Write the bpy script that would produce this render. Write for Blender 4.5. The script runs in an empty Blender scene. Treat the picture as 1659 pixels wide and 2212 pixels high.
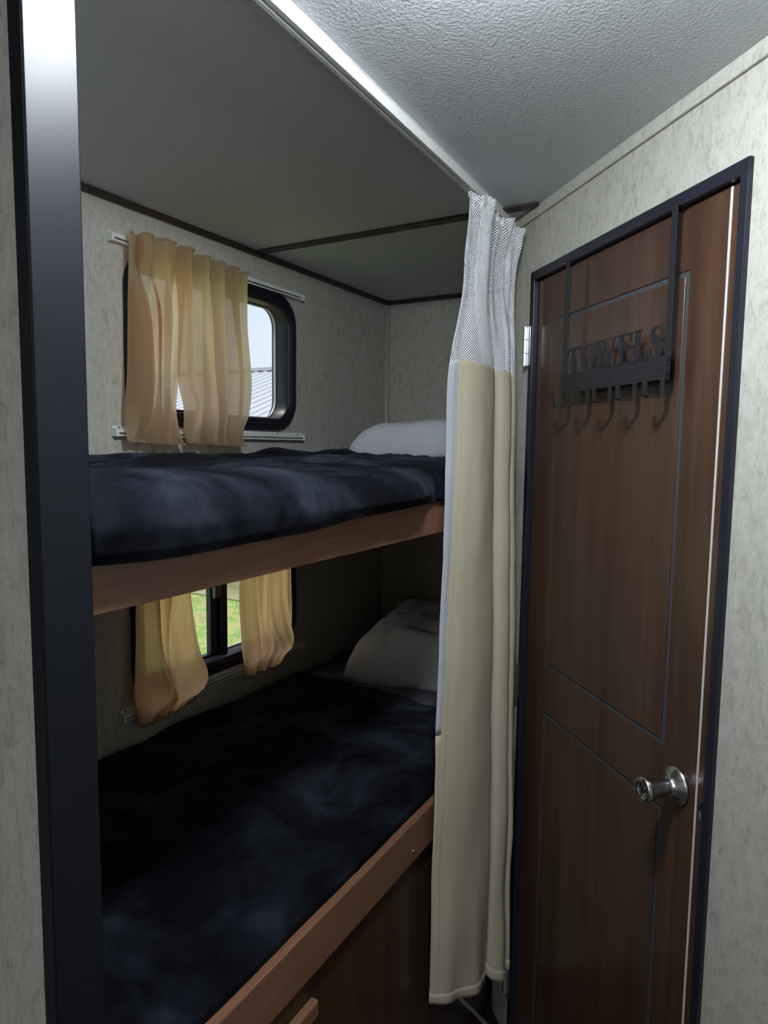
import bpy, bmesh, math, random
from mathutils import Vector, Matrix, noise as mnoise
random.seed(7)
Z0 = 1.62                     # eye height above the floor; heights below are written relative to the eye
# ------------------------------------------------------------------ camera, world, sun, exposure
scn = bpy.context.scene
C = scn.collection
YAW, PITCH, ROLL = 0.522019, 0.0965322, -0.01277594
def cam_axes():
    cp, sp, cr, sr = math.cos(PITCH), math.sin(PITCH), math.cos(ROLL), math.sin(ROLL)
    def w(x, y, z):           # camera right/up/forward -> world
        X, Yy = x*cr + y*sr, -x*sr + y*cr
        Y2, Z2 = Yy*cp - z*sp, Yy*sp + z*cp
        return Vector((X*math.sin(YAW) + Z2*math.cos(YAW), -X*math.cos(YAW) + Z2*math.sin(YAW), Y2))
    return w(1, 0, 0), w(0, 1, 0), w(0, 0, 1)
r_, u_, f_ = cam_axes()
cd = bpy.data.cameras.new('camera')
cam = bpy.data.objects.new('camera', cd); C.objects.link(cam)
M4 = Matrix((r_, u_, -f_)).transposed().to_4x4(); M4.translation = (0, 0, Z0)
cam.matrix_world = M4
cd.sensor_fit = 'HORIZONTAL'; cd.sensor_width = 36; cd.lens = 36*1460.1/1659; cd.clip_start = .02; cd.clip_end = 200
scn.camera = cam

world = bpy.data.worlds.new('world'); scn.world = world; world.use_nodes = True
wn = world.node_tree; wn.nodes.clear()
_o = wn.nodes.new('ShaderNodeOutputWorld'); _b = wn.nodes.new('ShaderNodeBackground')
_t = wn.nodes.new('ShaderNodeTexCoord'); _n = wn.nodes.new('ShaderNodeTexNoise'); _r = wn.nodes.new('ShaderNodeValToRGB')
_n.inputs['Scale'].default_value = 2.2; _n.inputs['Detail'].default_value = 4
_r.color_ramp.elements[0].color = (.60, .70, .86, 1); _r.color_ramp.elements[1].color = (.86, .92, 1, 1)
_r.color_ramp.elements[0].position = .3; _r.color_ramp.elements[1].position = .62
wn.links.new(_t.outputs['Generated'], _n.inputs['Vector']); wn.links.new(_n.outputs['Fac'], _r.inputs['Fac'])
wn.links.new(_r.outputs['Color'], _b.inputs['Color']); wn.links.new(_b.outputs[0], _o.inputs['Surface'])
_b.inputs['Strength'].default_value = 1.2

sd = bpy.data.lights.new('sun', 'SUN'); sd.energy = 6.5; sd.angle = .05; sd.color = (1, .95, .86)
sun = bpy.data.objects.new('sun', sd); C.objects.link(sun)
sun.rotation_euler = Vector((-.30, .17, .94)).to_track_quat('Z', 'Y').to_euler()
LAMP1, FILL2, FILL3 = 430, 150, 58         # strength of the ceiling lamp and of two added fill lamps (their dome emission)
LAMPCOL = (.87, .94, 1.0)
scn.view_settings.view_transform = 'Standard'; scn.view_settings.look = 'None'
scn.view_settings.exposure = 0; scn.view_settings.gamma = 1; scn.view_settings.use_curve_mapping = False

# ------------------------------------------------------------------ materials
def mat(name, col, rough=.6, metal=0, spec=.5, **kw):
    m = bpy.data.materials.new(name); m.use_nodes = True
    b = m.node_tree.nodes['Principled BSDF']
    b.inputs['Base Color'].default_value = (*col, 1); b.inputs['Roughness'].default_value = rough
    b.inputs['Metallic'].default_value = metal; b.inputs['Specular IOR Level'].default_value = spec
    for k, v in kw.items(): b.inputs[k.replace('_', ' ')].default_value = v
    return m
def N(m, t, **kw):
    n = m.node_tree.nodes.new(t)
    for k, v in kw.items():
        if k in n.inputs: n.inputs[k].default_value = v
        else: setattr(n, k, v)
    return n
def L(m, a, b): m.node_tree.links.new(a, b)
def coords(m, scale=(1, 1, 1), rot=(0, 0, 0), src='Object'):
    t = N(m, 'ShaderNodeTexCoord'); p = N(m, 'ShaderNodeMapping')
    p.inputs['Scale'].default_value = scale; p.inputs['Rotation'].default_value = rot
    L(m, t.outputs[src], p.inputs['Vector']); return p.outputs['Vector']
def ramp(m, fac, stops):
    r = N(m, 'ShaderNodeValToRGB'); e = r.color_ramp.elements
    while len(e) < len(stops): e.new(.5)
    for i, (p, c) in enumerate(stops): e[i].position = p; e[i].color = (*c, 1)
    L(m, fac, r.inputs['Fac']); return r.outputs['Color']
def bump(m, fac, strength=.2, dist=.002):
    b = N(m, 'ShaderNodeBump'); b.inputs['Strength'].default_value = strength; b.inputs['Distance'].default_value = dist
    L(m, fac, b.inputs['Height']); L(m, b.outputs['Normal'], m.node_tree.nodes['Principled BSDF'].inputs['Normal']); return b
def noise_tex(m, vec, scale, detail=4, rough=.6, dist=0):
    n = N(m, 'ShaderNodeTexNoise'); L(m, vec, n.inputs['Vector'])
    n.inputs['Scale'].default_value = scale; n.inputs['Detail'].default_value = detail
    n.inputs['Roughness'].default_value = rough; n.inputs['Distortion'].default_value = dist; return n.outputs['Fac']
def mix(m, a, b, f, mode='MIX'):
    x = N(m, 'ShaderNodeMix'); x.data_type = 'RGBA'; x.blend_type = mode
    for s, i in ((f, 0), (a, 6), (b, 7)):
        if isinstance(s, (int, float)): x.inputs[i].default_value = s
        elif isinstance(s, tuple): x.inputs[i].default_value = (*s, 1)
        else: L(m, s, x.inputs[i])
    return x.outputs[2]
def BC(m, c): L(m, c, m.node_tree.nodes['Principled BSDF'].inputs['Base Color'])

def wallpaper():
    m = mat('wallpaper', (.42, .41, .36), .55, spec=.35)
    a = noise_tex(m, coords(m, (1, 1, .5)), 60, 6, .75, .8)
    c1 = ramp(m, a, [(.28, (.29, .28, .23)), (.47, (.435, .425, .375)), (.66, (.50, .49, .445))])
    v = noise_tex(m, coords(m, (1, 1, .2)), 230, 3, .7, 1.5)
    c2 = ramp(m, v, [(.32, (.45, .42, .36)), (.44, (1, 1, 1))])
    BC(m, mix(m, c1, c2, .5, 'MULTIPLY')); bump(m, v, .12, .001); return m
def ceiling_mat():
    m = mat('ceiling_vinyl', (.60, .63, .66), .6, spec=.3)
    n = noise_tex(m, coords(m), 160, 3, .6); bump(m, n, .55, .003); return m
def wood(name, c_dark, c_light, grain_axis, rough=.32, scale=1.0, spec=.5):
    m = mat(name, c_light, rough, spec=spec)
    s = {'z': (1, 1, .05), 'x': (.06, 1, 1)}[grain_axis]
    v = coords(m, s)
    n = noise_tex(m, v, 26*scale, 8, .68, .6); n2 = noise_tex(m, v, 240*scale, 3, .7)
    c = ramp(m, n, [(.3, c_dark), (.68, c_light)]); d = ramp(m, n2, [(.3, (.62, .6, .58)), (.6, (1, 1, 1))])
    BC(m, mix(m, c, d, .6, 'MULTIPLY')); bump(m, n2, .04, .0005); return m
def fabric(name, col, col2, transl=.45, weave=900, rough=.9, open_=0):
    m = mat(name, col, rough, spec=.15); nt = m.node_tree; b = nt.nodes['Principled BSDF']; out = nt.nodes['Material Output']
    n = noise_tex(m, coords(m, (1, 1, 1)), weave, 2, .7); c = ramp(m, n, [(.3, tuple(x*.82 for x in col)), (.7, col)])
    BC(m, c); bump(m, n, .12, .0006)
    if transl:
        t = N(m, 'ShaderNodeBsdfTranslucent'); t.inputs['Color'].default_value = (*col2, 1)
        x = N(m, 'ShaderNodeMixShader'); x.inputs[0].default_value = transl
        L(m, b.outputs[0], x.inputs[1]); L(m, t.outputs[0], x.inputs[2]); L(m, x.outputs[0], out.inputs['Surface'])
        if open_:                # loose weave: light passes straight between the threads
            tp = N(m, 'ShaderNodeBsdfTransparent'); tp.inputs[0].default_value = (1, .90, .74, 1); y = N(m, 'ShaderNodeMixShader'); y.inputs[0].default_value = open_
            L(m, x.outputs[0], y.inputs[1]); L(m, tp.outputs[0], y.inputs[2]); L(m, y.outputs[0], out.inputs['Surface'])
    return m
def plush():
    m = mat('black_plush', (.01, .011, .018), .95, spec=.04)
    b = m.node_tree.nodes['Principled BSDF']
    v = coords(m, (1, 1, 1))
    n = noise_tex(m, v, 4.6, 8, .66, .5); f = noise_tex(m, v, 420, 2, .7)
    BC(m, ramp(m, n, [(.40, (.003, .003, .005)), (.52, (.007, .008, .0125)), (.66, (.019, .022, .031))]))
    w = N(m, 'ShaderNodeMapRange'); w.inputs['From Min'].default_value = .42; w.inputs['From Max'].default_value = .66
    w.inputs['To Min'].default_value = .02; w.inputs['To Max'].default_value = .17
    L(m, n, w.inputs['Value']); L(m, w.outputs[0], b.inputs['Sheen Weight'])
    b.inputs['Sheen Roughness'].default_value = .45; b.inputs['Sheen Tint'].default_value = (.42, .48, .68, 1)
    a = N(m, 'ShaderNodeMath', operation='ADD'); s = N(m, 'ShaderNodeMath', operation='MULTIPLY'); s.inputs[1].default_value = .25
    L(m, f, s.inputs[0]); L(m, n, a.inputs[0]); L(m, s.outputs[0], a.inputs[1]); bump(m, a.outputs[0], .5, .006)
    return m
def mesh_cloth():
    m = mat('white_net', (.80, .82, .86), .7, spec=.3); nt = m.node_tree; b = nt.nodes['Principled BSDF']; out = nt.nodes['Material Output']
    uv = N(m, 'ShaderNodeTexCoord'); sep = N(m, 'ShaderNodeSeparateXYZ'); L(m, uv.outputs['UV'], sep.inputs[0])
    def lat(off):
        r = []
        for ax, per in (('X', .0048), ('Y', .0064)):
            d = N(m, 'ShaderNodeMath', operation='DIVIDE'); d.inputs[1].default_value = per; L(m, sep.outputs[ax], d.inputs[0])
            a = N(m, 'ShaderNodeMath', operation='ADD'); a.inputs[1].default_value = off; L(m, d.outputs[0], a.inputs[0])
            fr = N(m, 'ShaderNodeMath', operation='FRACT'); L(m, a.outputs[0], fr.inputs[0])
            s = N(m, 'ShaderNodeMath', operation='SUBTRACT'); s.inputs[1].default_value = .5; L(m, fr.outputs[0], s.inputs[0])
            p = N(m, 'ShaderNodeMath', operation='MULTIPLY'); L(m, s.outputs[0], p.inputs[0]); L(m, s.outputs[0], p.inputs[1]); r.append(p.outputs[0])
        a = N(m, 'ShaderNodeMath', operation='ADD'); L(m, r[0], a.inputs[0]); L(m, r[1], a.inputs[1]); return a.outputs[0]
    mn = N(m, 'ShaderNodeMath', operation='MINIMUM'); L(m, lat(0), mn.inputs[0]); L(m, lat(.5), mn.inputs[1])
    lt = N(m, 'ShaderNodeMath', operation='LESS_THAN'); lt.inputs[1].default_value = .068; L(m, mn.outputs[0], lt.inputs[0])
    tr = N(m, 'ShaderNodeBsdfTransparent'); x = N(m, 'ShaderNodeMixShader')
    L(m, lt.outputs[0], x.inputs[0]); L(m, b.outputs[0], x.inputs[1]); L(m, tr.outputs[0], x.inputs[2]); L(m, x.outputs[0], out.inputs['Surface'])
    return m
def glass():
    m = bpy.data.materials.new('window_glass'); m.use_nodes = True; nt = m.node_tree; nt.nodes.clear()
    out = N(m, 'ShaderNodeOutputMaterial'); tr = N(m, 'ShaderNodeBsdfTransparent'); tr.inputs[0].default_value = (.97, .98, .98, 1)
    g = N(m, 'ShaderNodeBsdfGlossy'); g.inputs['Roughness'].default_value = .02; x = N(m, 'ShaderNodeMixShader'); x.inputs[0].default_value = .05
    L(m, tr.outputs[0], x.inputs[1]); L(m, g.outputs[0], x.inputs[2]); L(m, x.outputs[0], out.inputs['Surface']); return m
def emis(name, col, s):
    m = bpy.data.materials.new(name); m.use_nodes = True; nt = m.node_tree; nt.nodes.clear()
    out = N(m, 'ShaderNodeOutputMaterial'); e = N(m, 'ShaderNodeEmission'); e.inputs[0].default_value = (*col, 1); e.inputs[1].default_value = s
    L(m, e.outputs[0], out.inputs['Surface']); return m
def grass_ground():
    m = mat('lawn', (.2, .3, .1), 1, spec=.1); v = coords(m)
    a = noise_tex(m, v, 3.2, 6, .7, .8); b = noise_tex(m, v, 40, 5, .8)
    c = ramp(m, a, [(.36, (.42, .36, .27)), (.47, (.40, .42, .19)), (.56, (.23, .39, .14)), (.7, (.18, .34, .11))])
    d = ramp(m, b, [(.3, (.45, .5, .35)), (.62, (1.0, 1.0, 1.0))]); BC(m, mix(m, c, d, .8, 'MULTIPLY')); bump(m, b, .6, .03); return m

WALL = wallpaper(); CEIL = ceiling_mat()
BLACK = mat('black_vinyl', (.012, .013, .022), .36, spec=.5)
POSTM = mat('black_gloss_vinyl', (.006, .007, .011), .40, spec=.2)
WINF = mat('black_window_frame', (.006, .006, .014), .42, spec=.4)
RUBBER = mat('pale_glazing_seal', (.35, .36, .37), .5)
DKTRIM = wood('dark_walnut_trim', (.020, .014, .012), (.048, .033, .028), 'x', .45)
RAILW = wood('bunk_wood', (.16, .074, .042), (.26, .132, .080), 'x', .38, .8)
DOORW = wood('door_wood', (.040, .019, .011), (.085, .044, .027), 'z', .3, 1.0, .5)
GROOVE = mat('door_groove', (.05, .055, .062), .6)
FLOORM = wood('floor_plank', (.03, .02, .015), (.07, .048, .035), 'x', .5)
WHITEP = mat('white_plastic', (.70, .71, .69), .4)
IRON = mat('black_iron', (.018, .019, .023), .5, .3)
STEEL = mat('brushed_steel', (.55, .55, .57), .24, 1)
CHROME = mat('satin_chrome', (.72, .72, .74), .2, 1)
EDGEHL = mat('painted_highlight', (.62, .58, .56), .35)  # pale colour painted as the highlight along the door's edge
TAN = fabric('tan_curtain', (.37, .32, .235), (1.0, .76, .52), .72, open_=.09)
TANLOW = fabric('tan_curtain_warm_lit', (.40, .30, .18), (1.0, .62, .32), .74, open_=.05)  # same tan cloth, with warmer light put into its colour
PRIV = fabric('beige_privacy_cloth', (.56, .51, .37), (.4, .36, .28), .12, 700)
LINING = fabric('white_lining', (.62, .65, .70), (.6, .6, .6), .2, 500)
SEAM = mat('beige_stitching', (.34, .30, .21), .8); NET = mesh_cloth(); PLUSH = plush(); GLASS = glass()
LINEN = fabric('white_pillowcase', (.66, .68, .74), (.6, .6, .6), 0, 300)
SHEET = fabric('grey_sheet', (.13, .13, .17), (.1, .1, .1), 0, 300)
LAWN = grass_ground()
ROOFM = mat('galvanised_roof', (.34, .37, .42), .45, .2)
SIDING = mat('cream_siding', (.50, .455, .31), .7)
CORDM = mat('white_cord', (.42, .45, .58), .5)

# ------------------------------------------------------------------ object helpers
_loc = {}
def tag(o, label, cat, group=None):
    o['label'] = label; o['category'] = cat
    if group: o['group'] = group
    return o
def thing(name, label, cat, loc, group=None):
    o = bpy.data.objects.new(name, None); C.objects.link(o); o.empty_display_size = .05
    o.location = (loc[0], loc[1], loc[2] + Z0); _loc[o.name] = Vector(o.location); return tag(o, label, cat, group)
def obj(name, bm, m, parent=None, base=None, smooth=False, kind=None, label=None):
    """link a bmesh whose coordinates are eye-relative world coordinates"""
    if smooth is not False:
        for f in bm.faces: f.smooth = True
    bmesh.ops.recalc_face_normals(bm, faces=bm.faces) if smooth != 'keep' else None
    me = bpy.data.meshes.new(name)
    if parent is not None: off = _loc[parent.name]
    elif base is not None: off = Vector((base[0], base[1], base[2] + Z0))
    else: off = Vector((0, 0, 0))
    bmesh.ops.translate(bm, vec=Vector((0, 0, Z0)) - off, verts=bm.verts)
    bm.to_mesh(me); bm.free()
    o = bpy.data.objects.new(name, me); C.objects.link(o)
    for x in (m if isinstance(m, (list, tuple)) else [m]): me.materials.append(x)
    if parent is not None: o.parent = parent
    else: o.location = off
    _loc[o.name] = off
    if kind: o['kind'] = kind
    if label: o['label'] = label
    return o
def struct(name, bm, m, **k): return obj(name, bm, m, kind='structure', **k)
def B(): return bmesh.new()
def box(bm, x0, x1, y0, y1, z0, z1, bev=0, mi=0, T=None, seg=2):
    r = bmesh.ops.create_cube(bm, size=1); vs = r['verts']
    bmesh.ops.scale(bm, vec=(x1-x0, y1-y0, z1-z0), verts=vs)
    bmesh.ops.translate(bm, vec=((x0+x1)/2, (y0+y1)/2, (z0+z1)/2), verts=vs)
    fs = list({f for v in vs for f in v.link_faces})
    for f in fs: f.material_index = mi
    if T is not None: bmesh.ops.transform(bm, matrix=T, verts=vs)
    if bev:
        es = list({e for v in vs for e in v.link_edges})
        bmesh.ops.bevel(bm, geom=es, offset=bev, segments=seg, affect='EDGES', profile=.5)
    return vs
def tube(bm, pts, r, n=10, caps=True, mi=0):
    rings = []; up = Vector((0, 0, 1)); pts = [Vector(p) for p in pts]
    for i, p in enumerate(pts):
        d = (pts[min(i+1, len(pts)-1)] - pts[max(i-1, 0)]).normalized()
        a = d.cross(up);  a = a if a.length > .05 else d.cross(Vector((1, 0, 0))); a.normalize(); b = d.cross(a)
        rr = r[i] if isinstance(r, (list, tuple)) else r
        rings.append([bm.verts.new(p + (a*math.cos(t) + b*math.sin(t))*rr) for t in (2*math.pi*k/n for k in range(n))])
    for A, D in zip(rings, rings[1:]):
        for k in range(n):
            f = bm.faces.new((A[k], A[(k+1) % n], D[(k+1) % n], D[k])); f.material_index = mi
    if caps:
        bm.faces.new(rings[0]); bm.faces.new(rings[-1])
def prism(bm, poly, T, d0, d1, mi=0):
    """poly of (a, b) extruded along the third local axis d0..d1, mapped by T"""
    lo = [bm.verts.new(T @ Vector((a, d0, b))) for a, b in poly]; hi = [bm.verts.new(T @ Vector((a, d1, b))) for a, b in poly]
    n = len(poly); fs = [bm.faces.new(lo), bm.faces.new(hi[::-1])]
    for k in range(n): fs.append(bm.faces.new((lo[k], hi[k], hi[(k+1) % n], lo[(k+1) % n])))
    for f in fs: f.material_index = mi
def lathe(bm, prof, T, n=40):
    """prof of (radius, height along local y)"""
    rings = [[bm.verts.new(T @ Vector((r*math.cos(t), h, r*math.sin(t)))) for t in (2*math.pi*k/n for k in range(n))] for r, h in prof]
    for A, D in zip(rings, rings[1:]):
        for k in range(n): bm.faces.new((A[k], A[(k+1) % n], D[(k+1) % n], D[k]))
    bm.faces.new(rings[0]); bm.faces.new(rings[-1])
def cr(pts, n):
    """Catmull-Rom resample of a list of Vectors"""
    P = [Vector(p) for p in pts]; out = []; m = len(P) - 1
    for i in range(n):
        t = i/(n-1)*m; k = min(int(t), m-1); t -= k
        a, b, c, d = P[max(k-1, 0)], P[k], P[k+1], P[min(k+2, m)]
        out.append(.5*((2*b) + (c-a)*t + (2*a-5*b+4*c-d)*t*t + (3*b-a-3*c+d)*t**3))
    return out
def loft(levels, nu, nv, fn=None):
    rows = [cr(l, nu) for l in levels]
    cols = [cr([r[i] for r in rows], nv) for i in range(nu)]
    G = [[cols[i][j] for i in range(nu)] for j in range(nv)]
    if fn:
        for j in range(nv):
            for i in range(nu): G[j][i] = fn(G[j][i], i/(nu-1), j/(nv-1))
    return G
def grid_mesh(bm, G, j0=0, j1=None, i0=0, i1=None, mi=0, uvrow=None, close=False):
    j1 = len(G)-1 if j1 is None else j1; i1 = len(G[0])-1 if i1 is None else i1
    V = [[bm.verts.new(G[j][i]) for i in range(i0, i1+1)] for j in range(j0, j1+1)]
    uv = bm.loops.layers.uv.verify()
    row = G[uvrow if uvrow is not None else (j0+j1)//2]; s = [0]
    for a, b in zip(row, row[1:]): s.append(s[-1] + (b-a).length)
    for j in range(len(V)-1):
        for i in range(len(V[0])-1):
            f = bm.faces.new((V[j][i], V[j][i+1], V[j+1][i+1], V[j+1][i])); f.material_index = mi
            for l, (a, b) in zip(f.loops, ((j, i), (j, i+1), (j+1, i+1), (j+1, i))):
                l[uv].uv = (s[b+i0], G[a+j0][b+i0].z)
    return V
def thicken(o, t, off=0):
    md = o.modifiers.new('thickness', 'SOLIDIFY'); md.thickness = t; md.offset = off
def fold_noise(p, s): return mnoise.noise(Vector((p[0]*s, p[1]*s, p[2]*s)))

# diagonal wall frame: s along the wall, n out into the room, z up
DP = Vector((1.621, .506, 0)); Dd = Vector((.717, .697, 0)).normalized(); Dn = Vector((-Dd.y, Dd.x, 0))
DT = Matrix((Dd, Dn, Vector((0, 0, 1)))).transposed().to_4x4(); DT.translation = DP

# ------------------------------------------------------------------ the setting
CE, FL, YW, XH, YB = .58, -1.62, 1.39, 2.42, .617
PX0, PX1, YP = .3710, .4236, .575          # partition wall at the foot of the bunks
bm = B(); box(bm, -3.3, 2.5, -1.2, 1.46, CE, CE+.05); struct('ceiling', bm, CEIL)
bm = B(); box(bm, -3.3, 2.5, -1.2, 1.46, FL-.06, FL); struct('floor', bm, FLOORM)
WX0, WX1 = 1.135, 1.807; FR = .43                       # window frame extent
wins = [.046, -.667]                                    # bottom of each window frame
bm = B()
hx0, hx1 = WX0+.03, WX1-.03
box(bm, -3.3, hx0, YW, YW+.055, FL, CE); box(bm, hx1, XH+.05, YW, YW+.055, FL, CE)
zs = [FL, wins[1]+.03, wins[1]+FR-.03, wins[0]+.03, wins[0]+FR-.03, CE]
for a in (0, 2, 4): box(bm, hx0, hx1, YW, YW+.055, zs[a], zs[a+1])
struct('wall_left', bm, WALL)
bm = B(); box(bm, XH, XH+.05, YB-.04, YW, FL, CE); struct('wall_far', bm, WALL)
bm = B(); box(bm, 1.735, XH, YB-.04, YB, FL, CE); struct('wall_bunk_side', bm, WALL)
bm = B(); box(bm, -3.3, -3.25, -1.2, YW, FL, CE); struct('wall_back', bm, WALL)
bm = B(); box(bm, -3.25, .1, -1.13, -1.08, FL, CE); struct('wall_right', bm, WALL)
# diagonal wall with its door opening
DO0, DO1, DOT = -.641, .028, .412
bm = B()
box(bm, -2.28, DO0, -.045, 0, FL, CE, T=DT); box(bm, DO1, .158, -.045, 0, FL, CE, T=DT); box(bm, DO0, DO1, -.045, 0, DOT, CE, T=DT)
struct('wall_diagonal', bm, WALL)
bm = B(); box(bm, PX0+.0025, PX1-.0025, YP+.002, YW, FL, CE); struct('wall_partition', bm, WALL)
# trims
bm = B(); box(bm, PX1, XH, YW-.012, YW, CE-.016, CE, .003); struct('trim_1', bm, DKTRIM)
bm = B(); box(bm, XH-.012, XH, YB, YW-.012, CE-.016, CE, .003); struct('trim_2', bm, DKTRIM)
bm = B(); box(bm, 1.610, 1.645, .520, YW-.012, CE-.006, CE, .002); struct('trim_3', bm, DKTRIM)
bm = B(); box(bm, -2.28, .158, 0, .007, CE-.026, CE, .002, T=DT); struct('trim_4', bm, WALL)
bm = B(); tube(bm, [(XH-.006, YW-.006, FL), (XH-.006, YW-.006, CE-.016)], .010, 12); struct('trim_5', bm, WALL, smooth=True)
bm = B()      # black casing wrapped round the end of the partition
box(bm, PX0, PX1, YP-.003, YP+.002, FL, CE, .0012); box(bm, PX0-.001, PX0+.0025, YP-.002, YP+.016, FL, CE, .001); box(bm, PX1-.0025, PX1+.001, YP-.002, YP+.016, FL, CE, .001)
struct('trim_6', bm, POSTM)
bm = B(); box(bm, -2.28, DO0-.03, 0, .008, FL, FL+.06, .002, T=DT); struct('baseboard_right', bm, DKTRIM)

# ------------------------------------------------------------------ windows
def rrect(x0, x1, z0, z1, r, n=10):
    P = []
    for cx, cz, a0 in ((x1-r, z1-r, 0), (x0+r, z1-r, 90), (x0+r, z0+r, 180), (x1-r, z0+r, 270)):
        for k in range(n+1):
            a = math.radians(a0 + 90*k/n); P.append((cx + r*math.cos(a), cz + r*math.sin(a)))
    return P
def ring(bm, x0, x1, z0, z1, r, prof, mi=0, close=True):
    loops = []
    for ins, y in prof:
        loops.append([bm.verts.new((x, y, z)) for x, z in rrect(x0+ins, x1-ins, z0+ins, z1-ins, max(r-ins*.9, .01))])
    if close: loops.append(loops[0])
    for A, D in zip(loops, loops[1:]):
        for k in range(len(A)):
            f = bm.faces.new((A[k], A[(k+1) % len(A)], D[(k+1) % len(A)], D[k])); f.material_index = mi; f.smooth = True
for wi, wz in enumerate(wins):
    w = bpy.data.objects.new('window_%d' % (wi+1), None); C.objects.link(w)
    w.location = (WX0, YW, wz+Z0); w['kind'] = 'structure'; _loc[w.name] = Vector(w.location)
    bm = B(); ring(bm, WX0, WX1, wz, wz+FR, .095, [(0, YW), (0, YW-.010), (.004, YW-.014), (.013, YW-.0155), (.014, YW-.013), (.016, YW-.013), (.017, YW-.0155), (.026, YW-.015), (.028, YW-.011), (.036, YW-.010), (.0385, YW-.006), (.0395, YW+.048), (.0395, YW+.058), (.02, YW+.058), (.02, YW)])
    obj('window_frame', bm, WINF, w)
    bm = B(); ring(bm, WX0, WX1, wz, wz+FR, .095, [(.0390, YW+.040), (.0440, YW+.040), (.0452, YW+.044), (.0440, YW+.047), (.0390, YW+.047)])
    obj('glazing_seal', bm, RUBBER, w)
    bm = B(); xm = 1.487
    for a, b, y in ((WX0+.038, xm+.01, YW+.036), (xm-.01, WX1-.038, YW+.0445)):
        box(bm, a, b, y, y+.003, wz+.037, wz+FR-.037)
    obj('pane', bm, GLASS, w)
    bm = B(); box(bm, xm-.014, xm+.010, YW+.010, YW+.047, wz+.037, wz+FR-.037, .002); box(bm, WX0+.04, xm, YW+.026, YW+.046, wz+.038, wz+.047, .001); box(bm, xm-.044, xm-.039, YW+.026, YW+.044, wz+.046, wz+FR-.05, .001)
    mu = obj('mullion', bm, WINF, w)
    bm = B(); box(bm, xm-.039, xm-.0145, YW+.030, YW+.036, wz+.046, wz+FR-.05, .001); obj('sash_strip', bm, mat('grey_sash', (.09, .105, .10), .35, .3), mu)
    bm = B(); box(bm, xm-.040, xm-.013, YW+.010, YW+.024, wz+.215, wz+.31, .002)
    la = obj('latch', bm, mat('grey_latch', (.10, .12, .105), .45), w)
    bm = B()
    for z in (wz+.235, wz+.292): tube(bm, [(xm-.027, YW+.011, z), (xm-.027, YW+.008, z)], .003, 10)
    obj('latch_screw', bm, STEEL, w)

# curtain rails, two to a window
def curtain_rail(z, label):
    t = thing('curtain_rail', label, 'curtain rail', (1.468, YW, z), 'white curtain rails over and under the windows')
    bm = B(); x0, x1 = 1.093, 1.842
    box(bm, x0, x1, YW-.004, YW-.0005, z, z+.025, .0008); box(bm, x0, x1, YW-.018, YW-.004, z+.0115, z+.0135)
    box(bm, x0, x1, YW-.018, YW-.004, z, z+.002); box(bm, x0, x1, YW-.0195, YW-.016, z+.009, z+.017, .0006); box(bm, x0, x1, YW-.0195, YW-.016, z, z+.004, .0006)
    obj('rail', bm, WHITEP, t)
    for x in (x0-.001, x1-.006):
        bm = B(); box(bm, x, x+.007, YW-.021, YW, z-.001, z+.019, .001); obj('end_cap', bm, WHITEP, t)
    for x in (x0+.018, x1-.02, 1.72):
        bm = B(); tube(bm, [(x, YW-.004, z+.0205), (x, YW-.0062, z+.0205)], [.0032, .002], 10); obj('screw', bm, STEEL, t)
curtain_rail(.473, 'white curtain rail above the upper bunk window, behind the curtain tops')
curtain_rail(.017, 'white curtain rail below the upper bunk window just above the blanket')
curtain_rail(-.240, 'white curtain rail at the top of the lower bunk window')
curtain_rail(-.696, 'white curtain rail under the lower bunk window between its two curtains')

# window curtains: plan control points (x, y) per height level
def window_curtain(label, cat, levels, group, nu=120, nv=70, amp=.0025, seed=0, mt=None, ys=1.7):
    def fn(p, u, v):
        q = Vector((p.x*16 + seed, p.y*30, p.z*6)); d = mnoise.noise(q)*amp*(1+2*v) + .0045*mnoise.noise(Vector((p.x*55+seed, p.z*4, 3))) + .003*mnoise.noise(Vector((p.x*20, p.z*22, seed)))*v
        p = Vector((p.x, 1.345 + (p.y-1.348)*ys - (.006 if v < .02 or v > .98 else 0), p.z))
        d += .0035*math.sin(u*75 + 2.5*mnoise.noise(Vector((p.z*5, seed, u*4))))*(.4+.6*mnoise.noise(Vector((u*9, p.z*3, seed))))
        return Vector((p.x + d*.4, min(p.y + d + math.sin(u*57+seed)*.0016*(max(0, 1-v*6) + max(0, v*8-7)), YW-.022), p.z))
    G = loft([[(x, y, z[0] + (z[1]-z[0])*i/(len(pl)-1)) for i, (x, y) in enumerate(pl)] for z, pl in levels], nu, nv, fn)
    xs = [p.x for p in G[0]]
    t = thing('window_curtain', label, cat, (sum(xs)/len(xs), 1.35, G[-1][0].z), group)
    k = int(nv*.045)
    bm = B(); grid_mesh(bm, G, 0, nv-1-k); obj('panel', bm, mt or TAN, t, smooth='keep')
    bm = B(); grid_mesh(bm, G, nv-1-k, nv-1); obj('hem', bm, mt or TAN, t, smooth='keep')
    return t
g1 = 'tan cafe curtains at the bunk windows'
def pl(xs, ys): return list(zip(xs, ys))
yA = [1.345, 1.352, 1.362, 1.338, 1.340, 1.364, 1.352, 1.334, 1.340, 1.362, 1.352, 1.340]
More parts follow.
